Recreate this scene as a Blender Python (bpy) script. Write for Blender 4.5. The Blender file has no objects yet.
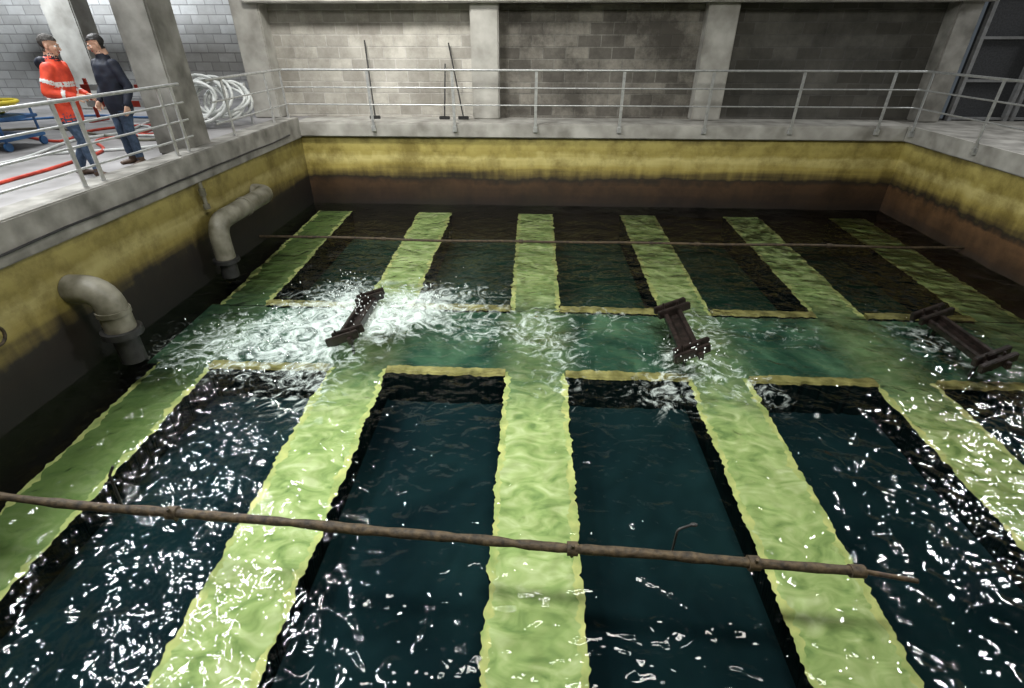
import bpy, bmesh, math, random
from mathutils import Vector, Matrix, noise, kdtree
random.seed(4)
S=bpy.context.scene
C=S.collection
try:
    S.view_settings.view_transform='Standard'
except Exception: pass

# ------------------------------------------------------------ helpers
def link(o,parent=None):
    C.objects.link(o)
    if parent is not None: o.parent=parent
    return o
def empty(name,loc=(0,0,0)):
    o=bpy.data.objects.new(name,None); o.location=(0,0,0); C.objects.link(o); return o
def mesh_obj(name,verts,faces,mats,parent=None,fm=None,smooth=False):
    me=bpy.data.meshes.new(name); me.from_pydata([tuple(v) for v in verts],[],faces)
    if not isinstance(mats,(list,tuple)): mats=[mats]
    for m in mats: me.materials.append(m)
    if fm: me.polygons.foreach_set('material_index',fm)
    if smooth: me.polygons.foreach_set('use_smooth',[True]*len(me.polygons))
    me.update()
    o=bpy.data.objects.new(name,me); return link(o,parent)
class MB:
    """mesh builder"""
    def __init__(s): s.v=[];s.f=[];s.m=[];s.sm=[]
    def add(s,vs,fs,mi=0):
        n=len(s.v); s.v+= [Vector(v) for v in vs]
        for f in fs: s.f.append([i+n for i in f]); s.m.append(mi)
    def box(s,lo,hi,mi=0,M=None,bev=0.0):
        x0,y0,z0=lo;x1,y1,z1=hi
        if bev<=0:
            vs=[Vector(p) for p in [(x0,y0,z0),(x1,y0,z0),(x1,y1,z0),(x0,y1,z0),(x0,y0,z1),(x1,y0,z1),(x1,y1,z1),(x0,y1,z1)]]
            fs=[[0,3,2,1],[4,5,6,7],[0,1,5,4],[1,2,6,5],[2,3,7,6],[3,0,4,7]]
        else:
            bm=bmesh.new(); bmesh.ops.create_cube(bm,size=1)
            for v in bm.verts:
                v.co=Vector(((x0+x1)/2+v.co.x*(x1-x0),(y0+y1)/2+v.co.y*(y1-y0),(z0+z1)/2+v.co.z*(z1-z0)))
            bmesh.ops.bevel(bm,geom=list(bm.edges),offset=bev,segments=2,affect='EDGES')
            bm.verts.index_update()
            vs=[v.co.copy() for v in bm.verts]; fs=[[v.index for v in f.verts] for f in bm.faces]; bm.free()
        if M is not None: vs=[M@v for v in vs]
        s.add(vs,fs,mi)
    def tube(s,pts,rad,mi=0,n=12,cap=True,ref=None,round_=False):
        pts=[Vector(p) for p in pts]
        if not isinstance(rad,(list,tuple)): rad=[rad]*len(pts)
        rad=[(r,r) if not isinstance(r,(list,tuple)) else r for r in rad]
        if round_:
            d0=(pts[0]-pts[1]).normalized(); d1=(pts[-1]-pts[-2]).normalized()
            r0=min(rad[0]); r1=min(rad[-1]); P=[];R=[]
            for a in (80,55,28):
                c=math.cos(math.radians(a)); q=math.sin(math.radians(a))
                P.append(pts[0]+d0*r0*q); R.append((rad[0][0]*c,rad[0][1]*c))
            P+=pts;R+=rad
            for a in (28,55,80):
                c=math.cos(math.radians(a)); q=math.sin(math.radians(a))
                P.append(pts[-1]+d1*r1*q); R.append((rad[-1][0]*c,rad[-1][1]*c))
            pts=P;rad=R
        up=Vector(ref) if ref else None
        base=len(s.v); N=None
        for i,p in enumerate(pts):
            if i==0:T=(pts[1]-pts[0])
            elif i==len(pts)-1:T=pts[-1]-pts[-2]
            else:T=(pts[i+1]-pts[i]).normalized()+(pts[i]-pts[i-1]).normalized()
            T.normalize()
            if N is None:
                a=up if up is not None else (Vector((1,0,0)) if abs(T.x)<.9 else Vector((0,1,0)))
                N=(a-T*a.dot(T)).normalized()
            else: N=(N-T*N.dot(T)).normalized()
            B=T.cross(N)
            for k in range(n):
                t=2*math.pi*k/n
                s.v.append(p+N*math.cos(t)*rad[i][0]+B*math.sin(t)*rad[i][1])
        for i in range(len(pts)-1):
            for k in range(n):
                a=base+i*n+k;b=base+i*n+(k+1)%n
                s.f.append([a,b,b+n,a+n]); s.m.append(mi)
        if cap:
            s.f.append([base+k for k in range(n)][::-1]); s.m.append(mi)
            L=base+(len(pts)-1)*n
            s.f.append([L+k for k in range(n)]); s.m.append(mi)
    def ell(s,c,r,mi=0,M=None,n=16,h=10):
        vs=[];fs=[]
        for i in range(1,h):
            a=math.pi*i/h
            for k in range(n):
                t=2*math.pi*k/n
                vs.append(Vector((c[0]+r[0]*math.sin(a)*math.cos(t),c[1]+r[1]*math.sin(a)*math.sin(t),c[2]+r[2]*math.cos(a))))
        top=len(vs);vs.append(Vector((c[0],c[1],c[2]+r[2])));bot=len(vs);vs.append(Vector((c[0],c[1],c[2]-r[2])))
        for i in range(h-2):
            for k in range(n):
                a=i*n+k;b=i*n+(k+1)%n; fs.append([a,a+n,b+n,b])
        for k in range(n):
            fs.append([top,k,(k+1)%n]); fs.append([bot,(h-2)*n+(k+1)%n,(h-2)*n+k])
        if M is not None: vs=[M@v for v in vs]
        s.add(vs,fs,mi)
    def make(s,name,mats,parent=None,smooth=True,angle=40):
        o=mesh_obj(name,s.v,s.f,mats,parent,s.m,False)
        if smooth:
            try:
                o.data.polygons.foreach_set('use_smooth',[True]*len(o.data.polygons))
                o.data.set_sharp_from_angle(angle=math.radians(angle))
            except Exception: pass
        return o
def bend_pts(p0,p1,p2,r,n=7):
    p0,p1,p2=map(Vector,(p0,p1,p2)); a=(p0-p1).normalized();b=(p2-p1).normalized()
    s=p1+a*r;e=p1+b*r; out=[]
    for i in range(n+1):
        t=i/n; out.append(s*(1-t)**2+p1*2*t*(1-t)+e*t*t)
    return out

# ------------------------------------------------------------ materials
def nt(name):
    m=bpy.data.materials.new(name); m.use_nodes=True; t=m.node_tree; t.nodes.clear()
    o=t.nodes.new('ShaderNodeOutputMaterial'); return m,t,o
def N(t,k,**kw):
    n=t.nodes.new(k)
    for a,b in kw.items(): setattr(n,a,b)
    return n
def ramp(t,stops,fac=None):
    r=t.nodes.new('ShaderNodeValToRGB'); e=r.color_ramp.elements
    while len(e)<len(stops): e.new(.5)
    for i,(p,c) in enumerate(stops):
        e[i].position=p; e[i].color=(*c,1) if len(c)==3 else c
    if fac is not None: t.links.new(fac,r.inputs[0])
    return r
def mth(t,op,a,b=None,c=None,clamp=False):
    n=N(t,'ShaderNodeMath',operation=op); n.use_clamp=clamp
    for i,v in enumerate((a,b,c)):
        if v is None: continue
        if isinstance(v,(int,float)): n.inputs[i].default_value=v
        else: t.links.new(v,n.inputs[i])
    return n.outputs[0]
def simple(name,c1,c2=None,rough=.6,scale=8,metal=0,bump=.2,detail=6,dist=0.01,spec=.4):
    m,t,o=nt(name); L=t.links
    if c2 is None: c2=tuple(x*.65 for x in c1)
    g=N(t,'ShaderNodeNewGeometry'); n=N(t,'ShaderNodeTexNoise'); n.inputs['Scale'].default_value=scale; n.inputs['Detail'].default_value=detail
    L.new(g.outputs['Position'],n.inputs['Vector'])
    r=ramp(t,[(.3,c2),(.68,c1)],n.outputs['Fac'])
    b=N(t,'ShaderNodeBsdfPrincipled'); b.inputs['Roughness'].default_value=rough; b.inputs['Metallic'].default_value=metal
    b.inputs['Specular IOR Level'].default_value=spec
    L.new(r.outputs[0],b.inputs['Base Color'])
    if bump:
        bp=N(t,'ShaderNodeBump'); bp.inputs['Strength'].default_value=bump; bp.inputs['Distance'].default_value=dist
        L.new(n.outputs['Fac'],bp.inputs['Height']); L.new(bp.outputs[0],b.inputs['Normal'])
    L.new(b.outputs[0],o.inputs[0]); return m
M_conc=simple('concrete',(.32,.31,.28),(.12,.115,.10),.85,3.0,bump=.5,detail=9)
M_concL=simple('concrete_light',(.47,.46,.42),(.22,.21,.185),.85,2.2,bump=.4,detail=9)
M_floor=simple('deck_concrete',(.30,.29,.29),(.14,.135,.13),.6,1.4,bump=.3,detail=9)
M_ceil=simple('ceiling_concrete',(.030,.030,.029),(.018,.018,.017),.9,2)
M_rail=simple('galvanised_steel',(.62,.63,.62),(.42,.43,.43),.35,14,metal=.55,bump=.05)
M_pipe=simple('pipe_paint',(.22,.21,.165),(.08,.075,.05),.5,5,bump=.3)
M_rust=simple('rusty_metal',(.085,.06,.032),(.018,.014,.009),.7,18,bump=.8,dist=.02)
M_wood=simple('wet_dark_timber',(.024,.017,.015),(.007,.006,.005),.3,12,bump=.6)
M_blk=simple('black_rubber',(.03,.03,.03),(.015,.015,.015),.5,10)
M_white=simple('white_hose',(.66,.68,.66),(.42,.44,.42),.4,6,bump=.1)
M_red=simple('red_hose',(.55,.06,.03),(.3,.03,.02),.5,6)
M_yel=simple('yellow_plastic',(.75,.62,.05),(.5,.4,.04),.5,6)
M_blue=simple('blue_plastic',(.05,.16,.36),(.03,.08,.2),.5,6)
M_dark=simple('dark_steel_mesh',(.06,.065,.07),(.03,.03,.035),.6,30)

def blockwall(name,c1,c2,mort,stain=.5,dark=(.05,.045,.035)):
    m,t,o=nt(name); L=t.links
    g=N(t,'ShaderNodeNewGeometry'); sp=N(t,'ShaderNodeSeparateXYZ'); L.new(g.outputs['Position'],sp.inputs[0])
    ad=N(t,'ShaderNodeMath',operation='ADD'); L.new(sp.outputs['X'],ad.inputs[0]); L.new(sp.outputs['Y'],ad.inputs[1])
    cb=N(t,'ShaderNodeCombineXYZ'); L.new(ad.outputs[0],cb.inputs['X']); L.new(sp.outputs['Z'],cb.inputs['Y'])
    br=N(t,'ShaderNodeTexBrick'); L.new(cb.outputs[0],br.inputs['Vector'])
    br.inputs['Scale'].default_value=1; br.inputs['Brick Width'].default_value=.5; br.inputs['Row Height'].default_value=.23
    br.inputs['Mortar Size'].default_value=.014; br.inputs['Mortar Smooth'].default_value=.4; br.inputs['Bias'].default_value=0
    br.inputs['Color1'].default_value=(*c1,1);br.inputs['Color2'].default_value=(*c2,1);br.inputs['Mortar'].default_value=(*mort,1)
    n=N(t,'ShaderNodeTexNoise'); n.inputs['Scale'].default_value=.8; n.inputs['Detail'].default_value=9;n.inputs['Roughness'].default_value=.75
    L.new(g.outputs['Position'],n.inputs['Vector'])
    r=ramp(t,[(.38,(0,0,0)),(.60,(1,1,1))],n.outputs['Fac'])
    ml=N(t,'ShaderNodeMath',operation='MULTIPLY'); L.new(r.outputs[0],ml.inputs[0]); ml.inputs[1].default_value=stain
    mx=N(t,'ShaderNodeMix',data_type='RGBA'); L.new(ml.outputs[0],mx.inputs['Factor']); L.new(br.outputs['Color'],mx.inputs['A']); mx.inputs['B'].default_value=(*dark,1)
    b=N(t,'ShaderNodeBsdfPrincipled'); b.inputs['Roughness'].default_value=.9
    L.new(mx.outputs['Result'],b.inputs['Base Color'])
    bp=N(t,'ShaderNodeBump'); bp.inputs['Strength'].default_value=.6; bp.inputs['Distance'].default_value=.02; bp.invert=True
    L.new(br.outputs['Fac'],bp.inputs['Height']); L.new(bp.outputs[0],b.inputs['Normal']); L.new(b.outputs[0],o.inputs[0]); return m
M_blockA=blockwall('block_wall_light',(.56,.54,.48),(.34,.325,.29),(.55,.53,.49),.65,(.16,.145,.12))
M_blockL=blockwall('block_wall_left_room',(.66,.67,.66),(.44,.44,.43),(.32,.32,.32),.4,(.24,.23,.21))
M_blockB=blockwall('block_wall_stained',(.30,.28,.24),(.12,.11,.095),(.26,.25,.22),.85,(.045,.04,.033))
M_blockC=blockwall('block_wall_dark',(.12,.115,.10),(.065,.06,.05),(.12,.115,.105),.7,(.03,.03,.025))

def basin_wall(name,low=1.0,allm=1.0):
    m,t,o=nt(name); L=t.links
    g=N(t,'ShaderNodeNewGeometry'); sp=N(t,'ShaderNodeSeparateXYZ'); L.new(g.outputs['Position'],sp.inputs[0])
    mp=N(t,'ShaderNodeMapping'); mp.inputs['Scale'].default_value=(.4,.4,7); L.new(g.outputs['Position'],mp.inputs['Vector'])
    n=N(t,'ShaderNodeTexNoise'); n.inputs['Scale'].default_value=1; n.inputs['Detail'].default_value=7; L.new(mp.outputs[0],n.inputs['Vector'])
    mp2=N(t,'ShaderNodeMapping'); mp2.inputs['Scale'].default_value=(5,5,.5); L.new(g.outputs['Position'],mp2.inputs['Vector'])
    n2=N(t,'ShaderNodeTexNoise'); n2.inputs['Scale'].default_value=1.2; n2.inputs['Detail'].default_value=8; L.new(mp2.outputs[0],n2.inputs['Vector'])
    a=N(t,'ShaderNodeMath',operation='MULTIPLY_ADD'); L.new(n2.outputs['Fac'],a.inputs[0]); a.inputs[1].default_value=.26; L.new(sp.outputs['Z'],a.inputs[2])
    a2=N(t,'ShaderNodeMath',operation='MULTIPLY_ADD'); L.new(n.outputs['Fac'],a2.inputs[0]); a2.inputs[1].default_value=.34; L.new(a.outputs[0],a2.inputs[2])
    mr=N(t,'ShaderNodeMapRange'); mr.inputs['From Min'].default_value=.30; mr.inputs['From Max'].default_value=1.85; L.new(a2.outputs[0],mr.inputs['Value'])
    l=low
    stops=[(0,(.014*l,.009*l,.006*l)),(.10,(.022*l,.012*l,.006*l)),(.32,(.058*l,.030*l,.012*l)),(.40,(.018,.013,.007)),(.46,(.12,.090,.026)),(.56,(.36,.29,.075)),(.68,(.54,.47,.18)),(.76,(.34,.28,.07)),(.9,(.46,.39,.12)),(1,(.17,.14,.045))]
    r=ramp(t,[(p_,tuple(x*allm for x in c_)) for p_,c_ in stops],mr.outputs[0])
    n3=N(t,'ShaderNodeTexNoise'); n3.inputs['Scale'].default_value=1.6; n3.inputs['Detail'].default_value=10; n3.inputs['Roughness'].default_value=.72; L.new(g.outputs['Position'],n3.inputs['Vector'])
    r3=ramp(t,[(.36,(.40,.36,.24)),(.56,(1.05,1.05,1.05))],n3.outputs['Fac'])
    mx=N(t,'ShaderNodeMix',data_type='RGBA',blend_type='MULTIPLY'); mx.inputs['Factor'].default_value=.75; L.new(r.outputs[0],mx.inputs['A']); L.new(r3.outputs[0],mx.inputs['B'])
    b=N(t,'ShaderNodeBsdfPrincipled'); b.inputs['Roughness'].default_value=.6; L.new(mx.outputs['Result'],b.inputs['Base Color'])
    bp=N(t,'ShaderNodeBump'); bp.inputs['Strength'].default_value=.2; bp.inputs['Distance'].default_value=.02; L.new(n3.outputs['Fac'],bp.inputs['Height']); L.new(bp.outputs[0],b.inputs['Normal'])
    L.new(b.outputs[0],o.inputs[0]); return m
M_basin=basin_wall('stained_basin_wall')
M_basinL=basin_wall('stained_basin_wall_left_shade',.22,.62)  # weaker light on the left wall painted in by darkening its colours
M_basinR=basin_wall('stained_basin_wall_rusty',2.2)

def channel_mat():
    m,t,o=nt('algae_channel_floor_painted_light'); L=t.links
    g=N(t,'ShaderNodeNewGeometry'); sp=N(t,'ShaderNodeSeparateXYZ'); L.new(g.outputs['Position'],sp.inputs[0])
    X,Y=sp.outputs['X'],sp.outputs['Y']
    mp=N(t,'ShaderNodeMapping'); mp.inputs['Scale'].default_value=(1.6,2.6,1); L.new(g.outputs['Position'],mp.inputs['Vector'])
    n=N(t,'ShaderNodeTexNoise'); n.inputs['Scale'].default_value=1.9; n.inputs['Detail'].default_value=3;n.inputs['Distortion'].default_value=1.4; L.new(mp.outputs[0],n.inputs['Vector'])
    r=ramp(t,[(.28,(.19,.26,.10)),(.44,(.33,.40,.165)),(.56,(.42,.47,.22)),(.72,(.58,.60,.36))],n.outputs['Fac'])  # algae mottling that also paints in wavy caustic light
    side_shade=N(t,'ShaderNodeMapRange'); side_shade.interpolation_type='SMOOTHSTEP'; side_shade.inputs['From Min'].default_value=-5.2; side_shade.inputs['From Max'].default_value=-2.9; side_shade.inputs['To Min'].default_value=.9; side_shade.inputs['To Max'].default_value=0; L.new(X,side_shade.inputs['Value'])  # light falloff towards the left wall, painted as darker green
    ms=N(t,'ShaderNodeMix',data_type='RGBA'); L.new(side_shade.outputs[0],ms.inputs['Factor']); L.new(r.outputs[0],ms.inputs['A']); ms.inputs['B'].default_value=(.095,.15,.05,1)
    ab=mth(t,'ABSOLUTE',mth(t,'SUBTRACT',Y,6.5))
    ad=mth(t,'MULTIPLY_ADD',n.outputs['Fac'],.7,ab)
    mr=N(t,'ShaderNodeMapRange'); mr.interpolation_type='SMOOTHSTEP'; mr.inputs['From Min'].default_value=1.05; mr.inputs['From Max'].default_value=2.3; mr.inputs['To Min'].default_value=1;mr.inputs['To Max'].default_value=0; L.new(ad,mr.inputs['Value'])
    fr=mth(t,'PINGPONG',mth(t,'ADD',X,2.4*4-.02),1.2)
    sm=N(t,'ShaderNodeMapRange'); sm.interpolation_type='SMOOTHSTEP'; sm.inputs['From Min'].default_value=.1; sm.inputs['From Max'].default_value=.75; sm.inputs['To Min'].default_value=.34; sm.inputs['To Max'].default_value=0; L.new(fr,sm.inputs['Value'])
    tf_=mth(t,'MULTIPLY',mr.outputs[0],mth(t,'SUBTRACT',1.0,sm.outputs[0]))
    n2=N(t,'ShaderNodeTexNoise'); n2.inputs['Scale'].default_value=.8; n2.inputs['Detail'].default_value=6; n2.inputs['Distortion'].default_value=1.3; L.new(g.outputs['Position'],n2.inputs['Vector'])
    r2=ramp(t,[(.34,(.014,.038,.031)),(.50,(.033,.080,.059)),(.66,(.09,.165,.11))],n2.outputs['Fac'])
    mx=N(t,'ShaderNodeMix',data_type='RGBA'); L.new(tf_,mx.inputs['Factor']); L.new(ms.outputs['Result'],mx.inputs['A']); L.new(r2.outputs[0],mx.inputs['B'])
    b=N(t,'ShaderNodeBsdfDiffuse'); L.new(mx.outputs['Result'],b.inputs[0]); L.new(b.outputs[0],o.inputs[0]); return m
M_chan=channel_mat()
M_rim=simple('algae_rim',(.66,.60,.26),(.26,.33,.12),.9,5,bump=0,detail=8)
M_rimC=simple('algae_rim_cross',(.42,.34,.14),(.14,.115,.04),.9,6,bump=0,detail=8)
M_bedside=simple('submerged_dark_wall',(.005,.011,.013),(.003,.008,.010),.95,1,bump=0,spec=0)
def bed_mat():
    m,t,o=nt('deep_bed_floor'); L=t.links
    g=N(t,'ShaderNodeNewGeometry'); sp=N(t,'ShaderNodeSeparateXYZ'); L.new(g.outputs['Position'],sp.inputs[0])
    n=N(t,'ShaderNodeTexNoise'); n.inputs['Scale'].default_value=.6; n.inputs['Detail'].default_value=5; L.new(g.outputs['Position'],n.inputs['Vector'])
    r=ramp(t,[(.3,(.004,.010,.015)),(.68,(.010,.027,.034))],n.outputs['Fac'])
    r2=ramp(t,[(.3,(.010,.026,.020)),(.68,(.022,.055,.042))],n.outputs['Fac'])
    mr=N(t,'ShaderNodeMapRange'); mr.inputs['From Min'].default_value=5.5; mr.inputs['From Max'].default_value=8; L.new(sp.outputs['Y'],mr.inputs['Value'])
    mx=N(t,'ShaderNodeMix',data_type='RGBA'); L.new(mr.outputs[0],mx.inputs['Factor']); L.new(r.outputs[0],mx.inputs['A']); L.new(r2.outputs[0],mx.inputs['B'])
    b=N(t,'ShaderNodeBsdfDiffuse'); L.new(mx.outputs['Result'],b.inputs[0]); L.new(b.outputs[0],o.inputs[0]); return m
M_bed=bed_mat()

def water_mat():
    m,t,o=nt('rippled_water'); L=t.links
    g=N(t,'ShaderNodeNewGeometry')
    def nz(scale,det,dist,sx=1,sy=1):
        mp=N(t,'ShaderNodeMapping'); mp.inputs['Scale'].default_value=(sx,sy,1); L.new(g.outputs['Position'],mp.inputs['Vector'])
        n=N(t,'ShaderNodeTexNoise'); n.inputs['Scale'].default_value=scale;n.inputs['Detail'].default_value=det;n.inputs['Distortion'].default_value=dist;L.new(mp.outputs[0],n.inputs['Vector']); return n
    n1=nz(2.2,0,.5,1,1.25); n2=nz(5.0,0,.8,1,1.2); n4=nz(12,0,.8)
    prev=None
    for nn,dd in ((n1,.055),(n2,.036),(n4,.011)):
        b1=N(t,'ShaderNodeBump'); b1.inputs['Strength'].default_value=1; b1.inputs['Distance'].default_value=dd; L.new(nn.outputs['Fac'],b1.inputs['Height'])
        if prev is not None: L.new(prev.outputs[0],b1.inputs['Normal'])
        prev=b1
    fr=N(t,'ShaderNodeFresnel'); fr.inputs['IOR'].default_value=1.36; L.new(prev.outputs[0],fr.inputs['Normal'])
    tr=N(t,'ShaderNodeBsdfTransparent'); tr.inputs[0].default_value=(.87,.94,.87,1)
    gl=N(t,'ShaderNodeBsdfGlossy'); gl.inputs['Roughness'].default_value=.05; L.new(prev.outputs[0],gl.inputs['Normal'])
    mx=N(t,'ShaderNodeMixShader'); L.new(fr.outputs[0],mx.inputs[0]); L.new(tr.outputs[0],mx.inputs[1]); L.new(gl.outputs[0],mx.inputs[2])
    at=N(t,'ShaderNodeAttribute'); at.attribute_name='foam'
    n3=nz(3.6,10,2.4); n3.inputs['Roughness'].default_value=.70
    ad=N(t,'ShaderNodeMath',operation='MULTIPLY_ADD'); L.new(at.outputs['Fac'],ad.inputs[0]); ad.inputs[1].default_value=.26; L.new(n3.outputs['Fac'],ad.inputs[2])
    mr=N(t,'ShaderNodeMapRange'); mr.inputs['From Min'].default_value=.60; mr.inputs['From Max'].default_value=.90;mr.inputs['To Max'].default_value=.85; L.new(ad.outputs[0],mr.inputs['Value'])
    ff=N(t,'ShaderNodeMath',operation='MULTIPLY'); L.new(mr.outputs[0],ff.inputs[0]); 
    cl=N(t,'ShaderNodeMath',operation='MULTIPLY'); cl.use_clamp=True; L.new(at.outputs['Fac'],cl.inputs[0]); cl.inputs[1].default_value=3; L.new(cl.outputs[0],ff.inputs[1])
    fo=N(t,'ShaderNodeBsdfDiffuse'); fo.inputs[0].default_value=(.74,.84,.79,1)
    m2=N(t,'ShaderNodeMixShader'); L.new(ff.outputs[0],m2.inputs[0]); L.new(mx.outputs[0],m2.inputs[1]); L.new(fo.outputs[0],m2.inputs[2])
    L.new(m2.outputs[0],o.inputs[0]); return m
M_water=water_mat()

# ------------------------------------------------------------ dimensions
XL,XR,YN,YB=-5.35,7.85,.4,12.1
DECK=1.80; CB=1.50; CEIL=7.6; YW=13.0; ZU=4.55; BED=-.85
def zs(y): return -.53+.33*(y-2)/10.0
def xsft(y): return .10*(1-(y-2)/10.0)

# ------------------------------------------------------------ basin shell
def rect_wall(name,lo,hi,mat,parent=None):
    b=MB(); b.box(lo,hi); return b.make(name,mat,parent,smooth=False)
rect_wall('wall_basin_back',(XL-.3,YB,BED),(XR+.3,YB+.3,CB),M_basin)
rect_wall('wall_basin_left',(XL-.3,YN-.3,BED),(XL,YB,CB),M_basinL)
rect_wall('wall_basin_right',(XR,YN-.3,BED),(XR+.3,YB,CB),M_basinR)
rect_wall('wall_basin_front',(XL,YN-.3,BED),(XR,YN,CB),M_basin)
rect_wall('basin_floor',(XL-.3,YN-.3,BED-.1),(XR+.3,YB+.3,BED),M_bed)
rect_wall('floor_deck_back',(XL-.05,YB-.06,CB),(XR+.05,YW+.3,DECK),M_concL)
rect_wall('floor_deck_right',(XR-.06,-2.2,CB),(15,YB-.06,DECK),M_conc)
rect_wall('floor_deck_right_rear',(XR+.05,YB-.06,CB),(15,YW+.3,DECK),M_conc)
rect_wall('floor_deck_front',(XL+.06,-2.2,CB),(XR-.06,YN+.02,DECK),M_conc)
rect_wall('floor_deck_left',(-19,-2.2,CB),(XL-.05,16.5,DECK),M_floor)
b=MB(); b.box((XL-.38,YN,CB-.02),(XL+.05,YB-.06,DECK+.10),bev=.015); b.make('trim_left_coping',M_conc,smooth=False)
b=MB(); b.box((XL+.05,YB-.11,CB+.02),(XR-.11,YB-.06,DECK-.02),bev=.01); b.make('trim_back_coping',M_concL,smooth=False)
b=MB(); b.box((XR-.11,YN,CB+.02),(XR-.06,YB-.11,DECK+.02),bev=.01); b.make('trim_right_coping',M_concL,smooth=False)
rect_wall('wall_back',(-6.3,YW,DECK),(3.9,YW+.3,ZU),M_blockA)
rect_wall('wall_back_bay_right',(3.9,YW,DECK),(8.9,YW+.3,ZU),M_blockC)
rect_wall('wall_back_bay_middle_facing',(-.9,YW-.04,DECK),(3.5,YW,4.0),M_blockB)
rect_wall('wall_back_upper',(-6.3,YW,ZU),(15,YW+.3,CEIL),M_ceil)
rect_wall('wall_back_left_room',(-19,16.5,DECK),(-5.9,16.8,CEIL-1.6),M_blockL)
rect_wall('wall_back_left_room_upper',(-19,16.5,CEIL-1.6),(-5.9,16.8,CEIL),M_ceil)
rect_wall('wall_side_left_room',(-6.3,YW+.3,DECK),(-5.9,16.5,CEIL),M_blockA)
rect_wall('wall_left',(-19.2,-2.2,DECK),(-19,16.8,CEIL),M_ceil)
rect_wall('wall_right',(15,-2.2,DECK),(15.2,YW+.3,CEIL),M_ceil)
rect_wall('wall_front',(-19,-2.5,DECK),(15,-2.2,CEIL),M_ceil)
rect_wall('ceiling',(-19.2,-2.5,CEIL),(15.2,16.8,CEIL+.2),M_ceil)
def column(x,y,w,d,mat=M_concL,base=DECK,top=CEIL):
    b=MB(); b.box((x-w/2,y-d/2,base),(x+w/2,y+d/2,top),bev=.025); b.make('concrete_column',mat,smooth=False)
column(-6.25,12.85,.62,.5,top=ZU); column(-1.2,12.8,.60,.36,top=ZU); column(3.70,12.8,.62,.36,top=ZU); column(8.50,12.8,.46,.4,M_conc,top=ZU)
column(-5.86,8.75,.54,.62,M_conc,top=5.6); column(-11.4,14.2,.75,.6,top=5)
b=MB(); b.box((-6.2,12.45,4.02),(8.9,12.98,4.55),bev=.02); b.make('concrete_beam',M_concL,smooth=False)
b=MB(); b.box((-14,14.3,4.45),(-6.55,14.75,4.95),bev=.02); b.make('concrete_beam',M_concL,smooth=False)
p=empty('roller_gate'); b=MB(); b.box((9.1,13.0,DECK),(14.9,13.06,5.4)); b.make('panel',M_dark,p,smooth=False)
f=MB()
for x in (9.15,10.35,10.5,11.9,13.3,14.8): f.box((x-.04,12.9,DECK),(x+.04,13.0,5.4))
for z in (1.85,2.6,3.4,4.2,5.3): f.box((9.1,12.93,z-.025),(14.9,12.99,z+.025))
f.make('frame',simple('grey_gate_frame',(.30,.31,.32),(.2,.2,.2),.5,8),p,smooth=False)

# ------------------------------------------------------------ channels
strips=[-4.85,-2.43,-.03,2.37,4.77,7.17]
def nz1(a,b_,c_): return noise.noise(Vector((a,b_,c_)))
def channel(x,y0,y1,parent):
    w=.34; r=.065; seg=int((y1-y0)/.025); vs=[];fs=[];fm=[]
    prof=lambda y:[(-w-r+.04,BED),(-w-r,zs(y)),(-w,zs(y)),(0,zs(y)-.005),(w,zs(y)),(w+r,zs(y)),(w+r-.04,BED)]
    for i in range(seg+1):
        y=y0+(y1-y0)*i/seg
        def jit(s): return nz1(x*3,y*2.5,s)*.03+nz1(x*3,y*8,s+4)*.028+nz1(x*3,y*21,s+8)*.030
        for k,(px,pz) in enumerate(prof(y)):
            off=0
            if k==1: off=jit(1)
            elif k==2: off=jit(20)*1.7
            elif k==4: off=jit(40)*1.7
            elif k==5: off=jit(60)
            vs.append((min(max(x+px+off+xsft(y),XL+.005),XR-.005),y,pz))
    mi=[2,1,0,0,1,2]
    for i in range(seg):
        for k in range(6):
            a=i*7+k; fs.append([a,a+7,a+8,a+1]); fm.append(mi[k])
    fs.append(list(range(7))); fm.append(2); fs.append([seg*7+k for k in range(7)][::-1]); fm.append(2)
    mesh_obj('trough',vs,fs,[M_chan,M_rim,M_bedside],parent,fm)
basin_ch=empty('submerged_channel_grid')
for x in strips:
    channel(x,YN+.01,5.72,basin_ch); channel(x,7.38,YB-.01,basin_ch)
p=basin_ch
vs=[];fs=[];nx=130;ny=20
for j in range(ny+1):
    for i in range(nx+1):
        x=XL+.01+(XR-XL-.02)*i/nx;y=5.70+1.7*j/ny; vs.append((x,y,zs(y)-.01+.01*noise.noise(Vector((x,y,0)))))
for j in range(ny):
    for i in range(nx):
        a=j*(nx+1)+i; fs.append([a,a+1,a+nx+2,a+nx+1])
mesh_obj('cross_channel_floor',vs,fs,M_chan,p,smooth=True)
b=MB(); b.box((XL+.01,5.70,BED),(XR-.01,5.74,zs(5.7)-.04)); b.box((XL+.01,7.36,BED),(XR-.01,7.40,zs(7.4)-.04)); b.make('side_walls',M_bedside,p,smooth=False)
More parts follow.
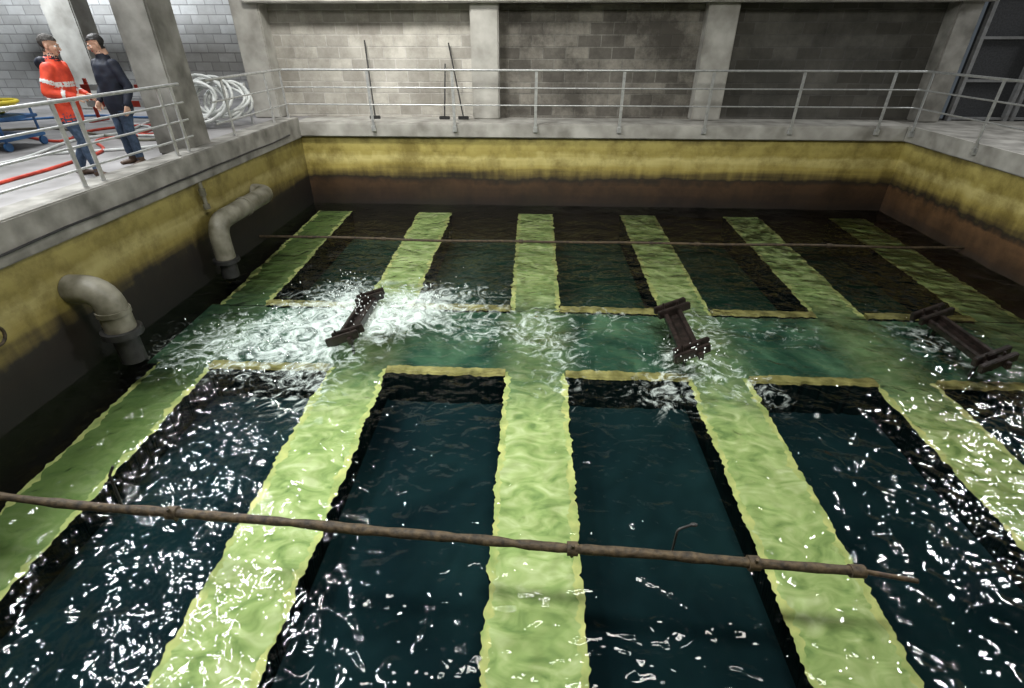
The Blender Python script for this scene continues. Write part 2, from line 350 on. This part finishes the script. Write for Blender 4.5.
for yy in (5.66,7.42):
  edges=[XL+.02]+[q+xsft(yy) for s_ in strips for q in (s_-.40,s_+.40)]+[XR-.02]
  for k in range(0,len(edges),2):
    a,c=edges[k],edges[k+1]
    if c-a<.3: continue
    vs=[];fs=[];fm=[];seg=int((c-a)/.03)
    for i in range(seg+1):
            x=a+(c-a)*i/seg
            def jy(s): return .025*nz1(x*4,yy,s)+.022*nz1(x*10,yy,s+3)+.024*nz1(x*22,yy,s+6)
            o1=jy(0);o2=jy(12)
            z=zs(yy)+.05
            vs+=[(x,yy-.08+o1,BED),(x,yy-.08+o1,z-.03),(x,yy-.06+o1,z),(x,yy+.07+o2,z),(x,yy+.07+o2,z-.1)]
    for i in range(seg):
            for q in range(4):
                n0=i*5+q; fs.append([n0,n0+5,n0+6,n0+1]); fm.append(1 if q==0 else 0)
    fs.append([0,1,2,3,4]);fm.append(0); fs.append([seg*5+q for q in (4,3,2,1,0)]);fm.append(0)
    mesh_obj('rim',vs,fs,[M_rimC,M_bedside],p,fm)

# ------------------------------------------------------------ water
turb=[(-2.5,6.5,.8,.8),(-3.4,6.0,.85,.66),(-2.9,7.2,.6,.5),(-1.6,6.9,.6,.62),(-2.0,6.5,.55,.65),(-2.8,5.2,.65,.5),(-2.6,4.4,.5,.28),(-.8,6.2,.6,.42),(0.05,6.4,.5,.5),(.3,5.6,.5,.42),(2.0,5.5,.5,.68),(2.4,6.4,.5,.45),(1.5,4.8,.45,.5),(2.6,4.9,.4,.35),(-4.2,5.5,.7,.45),(-1.0,7.3,.6,.35),(5.2,6.2,.6,.36),(5.6,5.5,.4,.38),(.3,4.8,.4,.3),(1.1,6.6,.5,.3),(3.4,6.2,.5,.28)]
def tf(x,y):
    s=0
    for (a,c,r,w) in turb:
        d2=((x-a)**2+(y-c)**2)/(r*r)
        if d2<6: s+=w*math.exp(-d2)
    return min(s,1.1)
nx,ny=340,320; vs=[];fs=[];fa=[]
for j in range(ny+1):
    y=YN+.005+(YB-YN-.01)*j/ny
    for i in range(nx+1):
        x=XL+.005+(XR-XL-.01)*i/nx; f=tf(x,y); fa.append(f)
        h=.014*noise.noise(Vector((x*1.6,y*2,0)))+.007*noise.noise(Vector((x*4,y*4.5,3)))
        h+=f*(.045*noise.noise(Vector((x*3.2,y*3.2,1)))+.03*noise.noise(Vector((x*8,y*8,5)))+.018*noise.noise(Vector((x*15,y*15,8))))
        vs.append((x,y,h))
for j in range(ny):
    for i in range(nx):
        a=j*(nx+1)+i; fs.append([a,a+1,a+nx+2,a+nx+1])
w=mesh_obj('basin_water',vs,fs,M_water,None,smooth=True)
at=w.data.attributes.new('foam','FLOAT','POINT'); at.data.foreach_set('value',fa)
b=MB()
for i in range(480):
    a,c,r_,w_=random.choice(turb[:5]+turb[:2]+turb[10:11]); ang=random.random()*6.28; d=abs(random.gauss(0,.6))*r_
    s_=random.uniform(.004,.010); b.ell((a+d*math.cos(ang),c+d*math.sin(ang),.04+abs(random.gauss(0,.10))),(s_,s_,s_*1.5),n=6,h=4)
m,t,o=nt('spray'); e=N(t,'ShaderNodeBsdfPrincipled'); e.inputs['Base Color'].default_value=(.85,.92,.9,1); e.inputs['Roughness'].default_value=.2; t.links.new(e.outputs[0],o.inputs[0])
q=b.make('spray_droplets',m); q.parent=w

# ------------------------------------------------------------ pipes over the water
def wob(p0,p1,n,amp,seed):
    p0,p1=Vector(p0),Vector(p1); out=[]
    for i in range(n+1):
        t=i/n; q=p0.lerp(p1,t); q.z+=amp*noise.noise(Vector((t*6,seed,0)))-.02*math.sin(math.pi*t); q.y+=amp*noise.noise(Vector((t*5,seed,5))); out.append(q)
    return out
p=empty('rusty_crossing_pipe'); b=MB(); P=wob((XL+.01,2.84,.20),(2.45,2.48,.13),70,.03,1)
b.tube(P,[.038+.008*noise.noise(q*8)+.009*noise.noise(q*23) for q in P],n=14); b.make('pipe',M_rust,p)
b=MB()
for x in (-2.9,.35,1.68):
    q=min(P,key=lambda v:abs(v.x-x)); b.tube([q+Vector((-.04,0,0)),q+Vector((.04,0,0))],.055,n=14)
    b.tube([q+Vector((0,-.03,.08)),q+Vector((0,.0,-.09))],.014,n=8)
b.tube([P[-1]-Vector((.10,0,0)),P[-1]],.048); b.tube([P[-1],P[-1]+Vector((.4,-.01,-.07))],.018)
b.make('clamps',M_rust,p)
p=empty('thin_crossing_pipe'); b=MB(); P=wob((XL+.01,9.35,.12),(XR-.01,9.40,.12),60,.03,3); b.tube(P,.024,n=10); 
for x in (-.2,-3.,3.,5.5):
    q=min(P,key=lambda v:abs(v.x-x)); b.tube([q-Vector((.04,0,0)),q+Vector((.04,0,0))],.04,n=10)
b.make('pipe',M_rust,p)
b=MB(); b.tube([(1.13,2.68,-.1),(1.13,2.68,.20)]+bend_pts((1.13,2.68,.16),(1.13,2.68,.27),(1.3,2.72,.28),.05)+[(1.25,2.72,.275)],.010,n=8); b.ell((1.26,2.72,.275),(.03,.018,.015)); b.make('hooked_sampling_rod',M_blk)
b=MB(); b.tube([(-3.62,3.0,-.1),(-3.60,3.02,.25)]+[(-3.56,3.05,.33)],.012,n=8); b.tube([(-3.68,3.02,.15),(-3.52,3.02,.19)],.010,n=8); b.make('level_rod',M_blk)

# ------------------------------------------------------------ timber sluice frames
def sluice(x,y0,y1,yaw,roll,hw=.25):
    p=empty('timber_sluice_frame'); L=y1-y0; M=Matrix.Translation((x,(y0+y1)/2,.07))@Matrix.Rotation(math.radians(yaw),4,'Z')@Matrix.Rotation(math.radians(roll),4,'Y')
    b=MB()
    for s_ in (-.10,.10): b.box((s_-.030,-L/2,-.06),(s_+.030,L/2,.03),M=M,bev=.008)
    b.box((-.08,-L/2+.1,-.05),(.08,L/2-.1,-.03),M=M)
    b.make('side_beams',M_wood,p,smooth=False)
    b=MB()
    for e_ in (-1,1):
        for k in (0,1):
            yc=e_*(L/2-.05-.15*k); R=M@Matrix.Translation((.03*k,yc,.03))@Matrix.Rotation(math.radians(20),4,'Z')
            b.box((-hw,-.032,-.06),(hw,.032,.05),M=R,bev=.01)
        for s_ in (-.10,.10):
            R=M@Matrix.Translation((s_,e_*(L/2-.12),.10)); b.tube([R@Vector((0,0,-.1)),R@Vector((0,0,.02))],.015,n=8)
    b.make('end_beams',M_wood,p,smooth=False)
    b=MB()
    for e_ in (-1,1):
        q=M@Vector((0,e_*(L/2-.3),-.03)); b.box((q.x-.015,q.y-.015,-.3),(q.x+.015,q.y+.015,q.z))
    b.make('support_stems',M_blk,p,smooth=False)
sluice(-2.48,5.6,7.0,0,-12,.21); sluice(1.97,5.45,6.85,0,-12); sluice(5.6,5.42,6.85,0,-10,.28)

# ------------------------------------------------------------ big pipes left
def o1(p):
    b=MB(); z=.92; x=-5.06; r=.15
    P=[Vector((XL+.01,9.55,z))]+bend_pts((XL,9.55,z),(x,9.55,z),(x,9,z),.26)+bend_pts((x,9,z),(x,7.7,z),(x,7.7,0),.28)+[Vector((x,7.7,.30))]
    b.tube(P,r,n=24); b.tube([(x,8.65,z),(x,8.58,z)],.165,n=24); b.make('bend',M_pipe,p)
    b=MB(); b.tube([(x,7.7,.34),(x,7.7,.28)],.20,n=24); b.tube([(x,7.7,.3),(x,7.7,.02)],.13,n=20);  b.make('drop_pipe_and_flange',M_blk,p)
def o2(p):
    b=MB(); z=.97; y=5.15; r=.165; x=-4.95
    P=[Vector((XL+.01,y,z))]+bend_pts((XL+.01,y,z),(x,y,z),(x,y,0),.26)+[Vector((x,y,.45))]
    b.tube(P,r,n=24); b.tube([(x,y,.72),(x,y,.66)],.18,n=24); b.make('bend',M_pipe,p)
    b=MB(); b.tube([(x,y,.46),(x,y,.38)],.22,n=24); b.tube([(x,y,.4),(x,y,.02)],.14,n=20); b.make('drop_pipe_and_flange',M_blk,p)
o1(empty('elbow_outlet_pipe')); o2(empty('elbow_outlet_pipe'))
p=empty('valve_stem'); b=MB(); b.tube([(-5.25,7.9,1.1),(-5.25,7.9,1.50)],.03); b.tube([(-5.25,7.9,1.30),(-5.25,7.9,1.40)],.05); b.tube([(-5.25,7.9,1.09),(-5.25,7.9,1.16)],.05); b.make('stem',M_pipe,p)
b=MB(); b.tube([(-5.275,y,1.62+.03*noise.noise(Vector((y,0,0)))) for y in [1+.4*i for i in range(27)]],.014,n=8); b.make('wall_cable',M_blk)
b=MB(); b.tube([(XL+.01,4.08,1.05),(XL+.12,4.08,1.05)],.025); b.tube([Vector((XL+.1,4.08+.10*math.cos(a*.3927),.96+.10*math.sin(a*.3927))) for a in range(17)],.016,n=8); b.make('mooring_ring',M_rust)

# ------------------------------------------------------------ railings
def railing(path,posts,z0=DECK,posttop=2.83,levels=(2.83,2.50,2.17)):
    p=empty('steel_railing'); b=MB()
    for k,z in enumerate(levels): b.tube([Vector((q[0],q[1],z)) for q in path],.022 if k==0 else .014,n=10)
    b.make('rails',M_rail,p)
    b=MB()
    for (x,y,ax) in posts:
        wx,wy=(.030,.010) if ax=='x' else (.010,.030)
        b.box((x-wx,y-wy,z0-.12),(x+wx,y+wy,posttop),bev=.004)
        b.box((x-.045,y-.03,z0-.16),(x+.045,y+.03,z0-.05),bev=.004)
    b.make('posts',M_rail,p,smooth=False)
yr=YB-.15
railing([(XL-.06,yr),(XR-.18,yr)],[(x,yr,'x') for x in (-3.62,-1.83,-.08,1.72,3.52,5.32,7.1)])
xr=XR-.16
railing([(xr,yr+.02),(xr,.6)],[(xr,y,'y') for y in (11.75,9.95,8.1,6.2,4.3,2.4,.7)])
xl=XL-.10
railing([(xl,yr+.02),(xl,9.12)],[(xl,y,'y') for y in (11.9,11.2,9.6)],z0=DECK+.14)
railing([(xl,8.4),(xl,.6)],[(xl,y,'y') for y in (8.2,7.9,6.35,6.05,4.4,2.5,.8)],z0=DECK+.14,levels=(2.83,2.58,2.34,2.10))
railing([(XL,.16),(XR-.2,.16)],[(x,.16,'x') for x in (-5,-3,3,5,7)])

# ------------------------------------------------------------ deck clutter
def curve(name,pts,r,mat,parent=None):
    b=MB(); b.tube(pts,r,n=8); return b.make(name,mat,parent)
p=empty('hose_coil_on_rack')
for k in range(12):
    c=Vector((-7.0+.05*k+random.uniform(-.06,.06),11.0+.05*k,DECK+.52+random.uniform(-.05,.05))); R=.42+random.uniform(-.10,.05); ti=math.radians(62+random.uniform(-18,14)); rz=math.radians(random.uniform(-25,25))
    Mx=Matrix.Translation(c)@Matrix.Rotation(rz,4,'Z')@Matrix.Rotation(ti,4,'X')
    curve('loop',[Mx@Vector((R*1.3*math.cos(a*.2618),R*math.sin(a*.2618)+.04*math.sin(a*.52+k),.01*a/24)) for a in range(25)],.028,M_white,p)
b=MB()
for x in(-7.4,-6.2): b.tube([(x,11.75,DECK),(x,11.75,DECK+.8)],.025)
b.tube([(-7.4,11.75,DECK+.77),(-6.2,11.75,DECK+.77)],.025); b.make('rack_frame',M_rail,p)
def hose(pts,r):
    P=[]
    for i in range(len(pts)-1):
        p0=Vector(pts[max(i-1,0)]);p1=Vector(pts[i]);p2=Vector(pts[i+1]);p3=Vector(pts[min(i+2,len(pts)-1)])
        for k in range(8):
            t=k/8; P.append(.5*((2*p1)+(p2-p0)*t+(2*p0-5*p1+4*p2-p3)*t*t+(3*p1-p0-3*p2+p3)*t**3))
    P.append(Vector(pts[-1])); return P
z=DECK+.022
p=empty('floor_hose_tangle'); 
for pts,mat in (([(-5.95,3.5,z),(-6.0,5.2,z),(-6.9,6.1,z),(-7.0,7.4,z),(-7.2,8.6,z),(-8.0,9.6,z),(-7.2,10.4,z)],M_red),
 ([(-9.9,10.0,z),(-8.6,9.4,z),(-8.9,10.6,z),(-8.1,11.3,z),(-7.6,10.0,z)],M_red),
 ([(-9.2,6.2,z),(-8.0,7.6,z),(-8.4,9.5,z),(-7.9,10.8,z),(-8.6,11.4,z)],M_white),
 ([(-7.9,8.3,z),(-6.6,9.0,z),(-6.7,10.0,z),(-7.9,10.2,z),(-8.6,12.0,z)],M_white),
 ([(-11.5,9.8,z),(-10.1,10.8,z),(-8.4,10.1,z),(-7.2,9.6,z),(-6.5,10.1,z)],M_pipe),
 ([(-12.5,11,z),(-10.6,12.6,z),(-9.0,12.4,z),(-7.6,12.9,z)],M_blue)): curve('hose',hose(pts,0),.025,mat,p)
p=empty('striped_barrier'); b=MB()
for i in range(8): b.box((-9.9+.2*i,11.9,DECK+.62),(-9.7+.2*i,11.94,DECK+.74),mi=i%2); b.box((-9.9+.2*i,11.9,DECK+.3),(-9.7+.2*i,11.94,DECK+.42),mi=(i+1)%2)
for x in (-9.8,-8.4): b.box((x-.03,11.94,DECK),(x+.03,11.98,DECK+.85),mi=0); b.box((x-.05,11.7,DECK),(x+.05,12.2,DECK+.05),mi=0)
b.make('boards',[M_red,M_white],p,smooth=False)
p=empty('equipment_cart'); b=MB(); b.box((-9.9,8.5,DECK+.45),(-8.7,9.3,DECK+.50),mi=0,bev=.01); b.box((-9.9,8.5,DECK+.15),(-8.7,9.3,DECK+.2),mi=0,bev=.01)
for x in(-9.85,-8.75):
    for y in(8.55,9.25): b.tube([(x,y,DECK+.1),(x,y,DECK+.6)],.02); b.tube([(x-.02,y,DECK+.07),(x+.02,y,DECK+.07)],.07)
b.make('frame',[M_blue],p,smooth=False)
b=MB()
for k in range(7):
    c=Vector((-9.4+.06*k,8.9,DECK+.56+.025*k)); R=.30+.04*random.random(); Mx=Matrix.Translation(c)@Matrix.Rotation(math.radians(random.uniform(-12,12)),4,'X')
    b.tube([Mx@Vector((R*math.cos(a*.2618),R*math.sin(a*.2618),0)) for a in range(25)],.03,n=8)
b.make('yellow_hose_roll',M_yel,p)
p=empty('drum'); b=MB(); b.tube([(-8.1,12.6,DECK+.0),(-8.1,12.6,DECK+.03),(-8.1,12.6,DECK+.3),(-8.1,12.6,DECK+.32),(-8.1,12.6,DECK+.6),(-8.1,12.6,DECK+.85),(-8.1,12.6,DECK+.87)],[.28,.27,.27,.285,.27,.27,.28],n=28); b.make('body',M_white,p)
def broom(x,lean,h):
    p=empty('long_handled_broom'); b=MB(); b.tube([(x,12.6,DECK+.05),(x+lean,12.92,DECK+h)],.016,n=8); b.make('handle',M_blk,p)
    b=MB(); b.box((x-.12,12.57,DECK),(x+.12,12.63,DECK+.07),bev=.01); b.make('head',M_blk,p,smooth=False)
broom(-3.75,-.12,1.55); broom(-1.72,-.30,1.5); broom(-2.15,.03,1.1)

# ------------------------------------------------------------ people
M_skin=simple('skin',(.58,.36,.26),(.50,.29,.20),.55,20,bump=.1)
M_jeans=simple('denim',(.055,.085,.14),(.022,.04,.07),.85,25,bump=.4)
M_boot=simple('boot_leather',(.10,.06,.035),(.05,.03,.02),.6,20)
M_jred=simple('hi_vis_red',(.80,.085,.035),(.45,.03,.016),.65,10,bump=.4)
M_navy=simple('navy_jacket',(.010,.015,.030),(.005,.007,.015),.7,12,bump=.4)
M_stripe=simple('reflective_tape',(.75,.76,.74),(.6,.6,.6),.35,20,bump=0)
M_hairg=simple('grey_hair',(.07,.063,.056),(.025,.022,.02),.8,60,bump=.6)
M_hairb=simple('black_hair',(.02,.017,.015),(.01,.01,.01),.6,60,bump=.6)
M_eyew=simple('eye_white',(.8,.78,.75),(.7,.7,.7),.3,5,bump=0)
M_lip=simple('lips',(.36,.14,.11),(.3,.1,.08),.5,10,bump=0)
def remesh(b,voxel,smooth_it,nm):
    me=bpy.data.meshes.new('tmp'); me.from_pydata([tuple(v) for v in b.v],[],b.f); me.update()
    bm=bmesh.new(); bm.from_mesh(me); bmesh.ops.recalc_face_normals(bm,faces=bm.faces); bm.to_mesh(me); bm.free()
    o=bpy.data.objects.new('tmp',me); C.objects.link(o)
    r=o.modifiers.new('r','REMESH'); r.mode='VOXEL'; r.voxel_size=voxel
    s_=o.modifiers.new('s','SMOOTH'); s_.iterations=smooth_it; s_.factor=.5
    dg=bpy.context.evaluated_depsgraph_get(); dg.update(); ev=o.evaluated_get(dg); m2=bpy.data.meshes.new_from_object(ev)
    V=[v.co.copy() for v in m2.vertices]; F=[list(p_.vertices) for p_ in m2.polygons]
    kd=kdtree.KDTree(len(b.f)); 
    for i,f in enumerate(b.f):
        c=Vector((0,0,0))
        for q in f: c+=b.v[q]
        kd.insert(c/len(f),i)
    kd.balance()
    fm=[]
    for f in F:
        c=(V[f[0]]+V[f[1]]+V[f[2]])/3; fm.append(b.m[kd.find(c)[1]])
    bpy.data.objects.remove(o); bpy.data.meshes.remove(me); bpy.data.meshes.remove(m2)
    return V,F,fm
def dense(pts,rad,k=5):
    P=[];R=[]
    pts=[Vector(p_) for p_ in pts]; rad=[(r,r) if not isinstance(r,(tuple,list)) else r for r in rad]
    for i in range(len(pts)-1):
        for j in range(k):
            t=j/k; P.append(pts[i].lerp(pts[i+1],t)); R.append(tuple(rad[i][q]*(1-t)+rad[i+1][q]*t for q in(0,1)))
    P.append(pts[-1]);R.append(rad[-1]); return P,R
# slots: 0 skin 1 jacket 2 jeans 3 boots 4 stripe 5 hair 6 eye 7 lips 8 dark collar
def person(name,loc,heading,pose,mats,stripes,headyaw,headpitch,hood=False,scale=1):
    b=MB()
    def T(pts,rad,mi,ref=None,k=5,n=20):
        P,R=dense(pts,rad,k); b.tube(P,R,mi,n=n,ref=ref,round_=True)
    lean=pose.get('lean',0)
    ch=Vector((0,lean,0))
    T([(0,-.005,.80),(0,0,.90),(0,.005,1.06),ch*.6+Vector((0,0,1.24)),ch+Vector((0,-.01,1.38)),ch+Vector((0,-.015,1.455))],[(.20,.155),(.20,.16),(.19,.155),(.215,.16),(.20,.135),(.11,.09)],1,ref=(1,0,0),n=28)
    T([ch+Vector((0,-.01,1.44)),ch*1.1+Vector((0,.01,1.56))],[(.06,.06),(.055,.06)],0,ref=(1,0,0))
    T([ch+Vector((0,-.012,1.45)),ch+Vector((0,-.005,1.505))],[(.085,.085),(.075,.08)],8,ref=(1,0,0))
    if hood: T([ch+Vector((-.10,-.09,1.47)),ch+Vector((0,-.145,1.43)),ch+Vector((.10,-.09,1.47))],[.055,.085,.055],8)
    T([(0,0,.80),(0,0,.93)],[(.165,.12),(.165,.12)],2,ref=(1,0,0))
    for s_ in(-1,1):
        q='R' if s_>0 else 'L'; kn=Vector(pose['knee'+q]); an=Vector(pose['ank'+q])
        hip=Vector((.092*s_,0,.86)); T([hip,hip.lerp(kn,.5),kn,kn.lerp(an,.35)+Vector((0,-.012,0)),an+Vector((0,0,.02))],[.100,.085,.066,.066,.056],2)
        d=Vector((math.sin(pose['toe'+q]),math.cos(pose['toe'+q]),0)); f=Vector((an.x,an.y,an.z-.03))
        T([an+Vector((0,0,.02)),f],[.05,.052],3)
        T([f-d*.045+Vector((0,0,-.012)),f+d*.07+Vector((0,0,-.022)),f+d*.165+Vector((0,0,-.03))],[(.042,.040),(.048,.036),(.040,.026)],3,ref=(d.y,-d.x,0))
        sh=ch+Vector((.18*s_,-.01,1.385)); el=Vector(pose['elb'+q]); wr=Vector(pose['wri'+q])
        T([sh,sh.lerp(el,.5),el],[.08,.072,.060],1)
        T([el,el.lerp(wr,.5),wr-(wr-el).normalized()*.02],[.060,.055,.045],1)
        if stripes:
            m_=sh.lerp(el,.55); dd=(el-sh).normalized()*.022; b.tube([m_-dd,m_-dd*.3,m_+dd*.3,m_+dd],.079,4,n=24)
            m_=el.lerp(wr,.6); dd=(wr-el).normalized()*.02; b.tube([m_-dd,m_-dd*.3,m_+dd*.3,m_+dd],.061,4,n=24)
    if stripes:
        for zz,a_,c_ in ((1.02,.202,.168),(1.20,.219,.168)):
            cc=Vector((0,lean*(.4 if zz>1.1 else .1),zz)); b.tube([cc-Vector((0,0,.024)),cc-Vector((0,0,.008)),cc+Vector((0,0,.008)),cc+Vector((0,0,.024))],[(a_,c_)]*4,4,n=40,ref=(1,0,0))
    V,F,fm=remesh(b,.013,4,name)
    V=[v+Vector((noise.noise(v*9),noise.noise(v*9+Vector((5,0,0))),0))*(.011 if v.z<1.45 else 0) for v in V]
    full=MB(); full.add(V,F); full.m=list(fm)
    h=MB(); c=ch*1.1+Vector((0,.015,0))
    h.ell((0,-.012,.045),(.077,.097,.085),0); h.ell((0,.02,-.02),(.064,.078,.085),0); h.ell((0,.045,-.075),(.040,.042,.035),0)
    h.ell((0,.088,.028),(.055,.016,.010),0); h.ell((.035,.075,-.02),(.025,.02,.02),0); h.ell((-.035,.075,-.02),(.025,.02,.02),0)
    h.tube([(0,.090,.020),(0,.108,-.012),(0,.112,-.026)],[.009,.012,.015],0,round_=True); h.ell((0,.094,-.054),(.024,.010,.0055),7); h.ell((0,.090,-.064),(.022,.010,.006),7)
    for s_ in(-1,1): h.ell((.079*s_,-.005,-.005),(.011,.020,.032),0); h.ell((.031*s_,.085,.010),(.014,.010,.008),6)
    h.tube([(0,-.02,-.04),(0,-.03,-.14)],[.058,.056],0)
    HV,HF,Hm=remesh(h,.0055,1,name)
    for i,f in enumerate(HF):
        q=(HV[f[0]]+HV[f[1]]+HV[f[2]])/3
        if Hm[i]==0 and (q.z>.062-.30*max(0,-q.y+.02) or (q.y<-.03 and q.z>-.055)) and not (abs(q.x)>.078 and q.z<.03): Hm[i]=5
    hair=set()
    for i,f in enumerate(HF):
        if Hm[i]==5: hair.update(f)
    for i in hair:
        v=HV[i]; HV[i]=v+(v-Vector((0,-.01,.02))).normalized()*(.010+.006*noise.noise(v*40))
    MH=Matrix.Translation(c+Vector((0,0,1.635)))@Matrix.Rotation(headyaw,4,'Z')@Matrix.Rotation(-headpitch,4,'X')
    n0=len(full.v); full.v+=[MH@v for v in HV]
    for i,f in enumerate(HF): full.f.append([k+n0 for k in f]); full.m.append(Hm[i])
    e=MB()
    for s_ in(-1,1): e.ell((.031*s_,.0935,.010),(.006,.003,.006),5,n=8,h=6); e.ell((.031*s_,.093,.028),(.018,.006,.004),5,n=8,h=6)
    n0=len(full.v); full.v+=[MH@v for v in e.v]
    for f in e.f: full.f.append([k+n0 for k in f]); full.m.append(5)
    for s_ in(-1,1):
        q='R' if s_>0 else 'L'; el=Vector(pose['elb'+q]); wr=Vector(pose['wri'+q]); d=(wr-el).normalized()
        pn=Vector(pose['palm'+q]); pn=(pn-d*pn.dot(d)).normalized(); sx=d.cross(pn)
        g=MB()
        g.tube([(0,-.02,0),(0,.02,0)],[(.027,.021)]*2,0,ref=(1,0,0),round_=True)
        g.tube([(0,.01,0),(0,.04,0),(0,.085,0)],[(.030,.015),(.040,.016),(.041,.013)],0,ref=(1,0,0),round_=True,n=16)
        curl=pose.get('curl',.5)
        for k,(fx,ln) in enumerate(((-.031,.068),(-.0105,.078),(.0105,.073),(.030,.056))):
            p0=Vector((fx,.085,0)); a=curl*.5; P=[p0-Vector((0,.02,0)),p0]
            for sg,fr_ in enumerate((.45,.3,.25)):
                P.append(P[-1]+Vector((0,math.cos(a),math.sin(a)))*ln*fr_); a+=curl
            g.tube(P,[.010,.0098,.0092,.0085,.0072],0,n=10,round_=True)
        g.tube([(-.022,.02,.004),(-.046,.045,.012),(-.056,.072,.020),(-.054,.092,.028)],[.013,.012,.0105,.0085],0,n=10,round_=True)
        GV,GF,Gm=remesh(g,.004,2,name)
        R=Matrix(((sx.x,d.x,pn.x,wr.x),(sx.y,d.y,pn.y,wr.y),(sx.z,d.z,pn.z,wr.z),(0,0,0,1)))
        th=pose['thumb'+q]; n0=len(full.v); full.v+=[R@Vector((v.x*th,v.y,v.z)) for v in GV]
        for i,f in enumerate(GF): full.f.append([k_+n0 for k_ in f]); full.m.append(0)
    M=Matrix.Translation(loc)@Matrix.Rotation(heading,4,'Z')@Matrix.Scale(scale,4)
    full.v=[M@v for v in full.v]
    return full.make(name,mats,None,smooth=True,angle=180)
pose1=dict(lean=.07,kneeR=(.11,.10,.47),ankR=(.12,.14,.085),kneeL=(-.10,.00,.47),ankL=(-.12,-.18,.085),toeR=.15,toeL=-.2,
 elbR=(.26,-.02,1.11),wriR=(.17,.24,1.06),elbL=(-.26,.02,1.10),wriL=(-.13,.26,1.05),palmR=(-.8,0,-.6),palmL=(.8,0,-.6),thumbR=1,thumbL=-1,curl=.65)
pose2=dict(lean=.0,kneeR=(.10,.04,.47),ankR=(.13,.0,.085),kneeL=(-.10,.05,.47),ankL=(-.14,.05,.085),toeR=.3,toeL=-.3,
 elbR=(.29,-.06,1.10),wriR=(.26,.10,.90),elbL=(-.28,-.05,1.10),wriL=(-.28,.06,.86),palmR=(-1,0,0),palmL=(1,0,0),thumbR=1,thumbL=-1,curl=.45)
person('man_in_red_jacket',(-6.14,7.02,DECK),math.radians(-75),pose1,[M_skin,M_jred,M_jeans,M_boot,M_stripe,M_hairg,M_eyew,M_lip,M_navy],True,math.radians(5),math.radians(8),hood=True,scale=.95)
person('man_in_navy_jacket',(-6.02,7.80,DECK),math.radians(160),pose2,[M_skin,M_navy,M_jeans,M_boot,M_stripe,M_hairb,M_eyew,M_lip,M_navy],False,math.radians(-30),math.radians(14),scale=.95)

# ------------------------------------------------------------ lights
def area(loc,target,sx,sy,pw,col=(1,1,1),spread=180):
    l=bpy.data.lights.new('unseen_overhead_light','AREA'); l.shape='RECTANGLE'; l.size=sx; l.size_y=sy; l.energy=pw; l.color=col; l.spread=math.radians(spread)  # unseen area lights, no fixtures modelled
    o=bpy.data.objects.new('unseen_overhead_light',l); o.location=loc; d=Vector(target)-Vector(loc); o.rotation_euler=d.to_track_quat('-Z','Y').to_euler(); link(o)
for (x,y) in ((-6.6,4.6),(-7.4,7.4),(-9.2,9.6)):
    area((x,y,7.2),(-2,2.5,0),1.3,.6,300,(.96,.985,1),150)
area((-4.4,3.4,7.3),(-1,3,0),1.0,.6,150,(.98,.99,1),150)
area((12.6,9.8,7.0),(4,3.5,0),1.4,.7,280,(.98,.99,1),130)
area((14.3,11.5,6.5),(4,4,0),1.4,.7,190,(.98,.99,1),130)
area((1.0,2.6,7.4),(.8,6.6,0),4,1.6,520,(1,.98,.92),125)  # added overhead fill, source not visible
area((-3.5,8.6,7.3),(-3.2,13,3.0),2.0,.8,170,(1,.98,.94),100)  # added light to brighten the back wall
area((-12.0,12.0,7.2),(-12.0,16.5,3.2),2.4,1.2,560,(.90,.95,1),160)  # added cool light to brighten the left room wall
W=bpy.data.worlds.new('World'); S.world=W; W.use_nodes=True; W.node_tree.nodes['Background'].inputs[0].default_value=(.6,.7,.8,1); W.node_tree.nodes['Background'].inputs[1].default_value=.1

cam=bpy.data.cameras.new('camera'); co=bpy.data.objects.new('camera',cam); link(co)
co.location=(0,0,3.5); co.rotation_euler=(math.radians(90-31.2),0,math.radians(2.8)); cam.sensor_width=36; cam.lens=515/1024*36; cam.clip_start=.02
S.camera=co
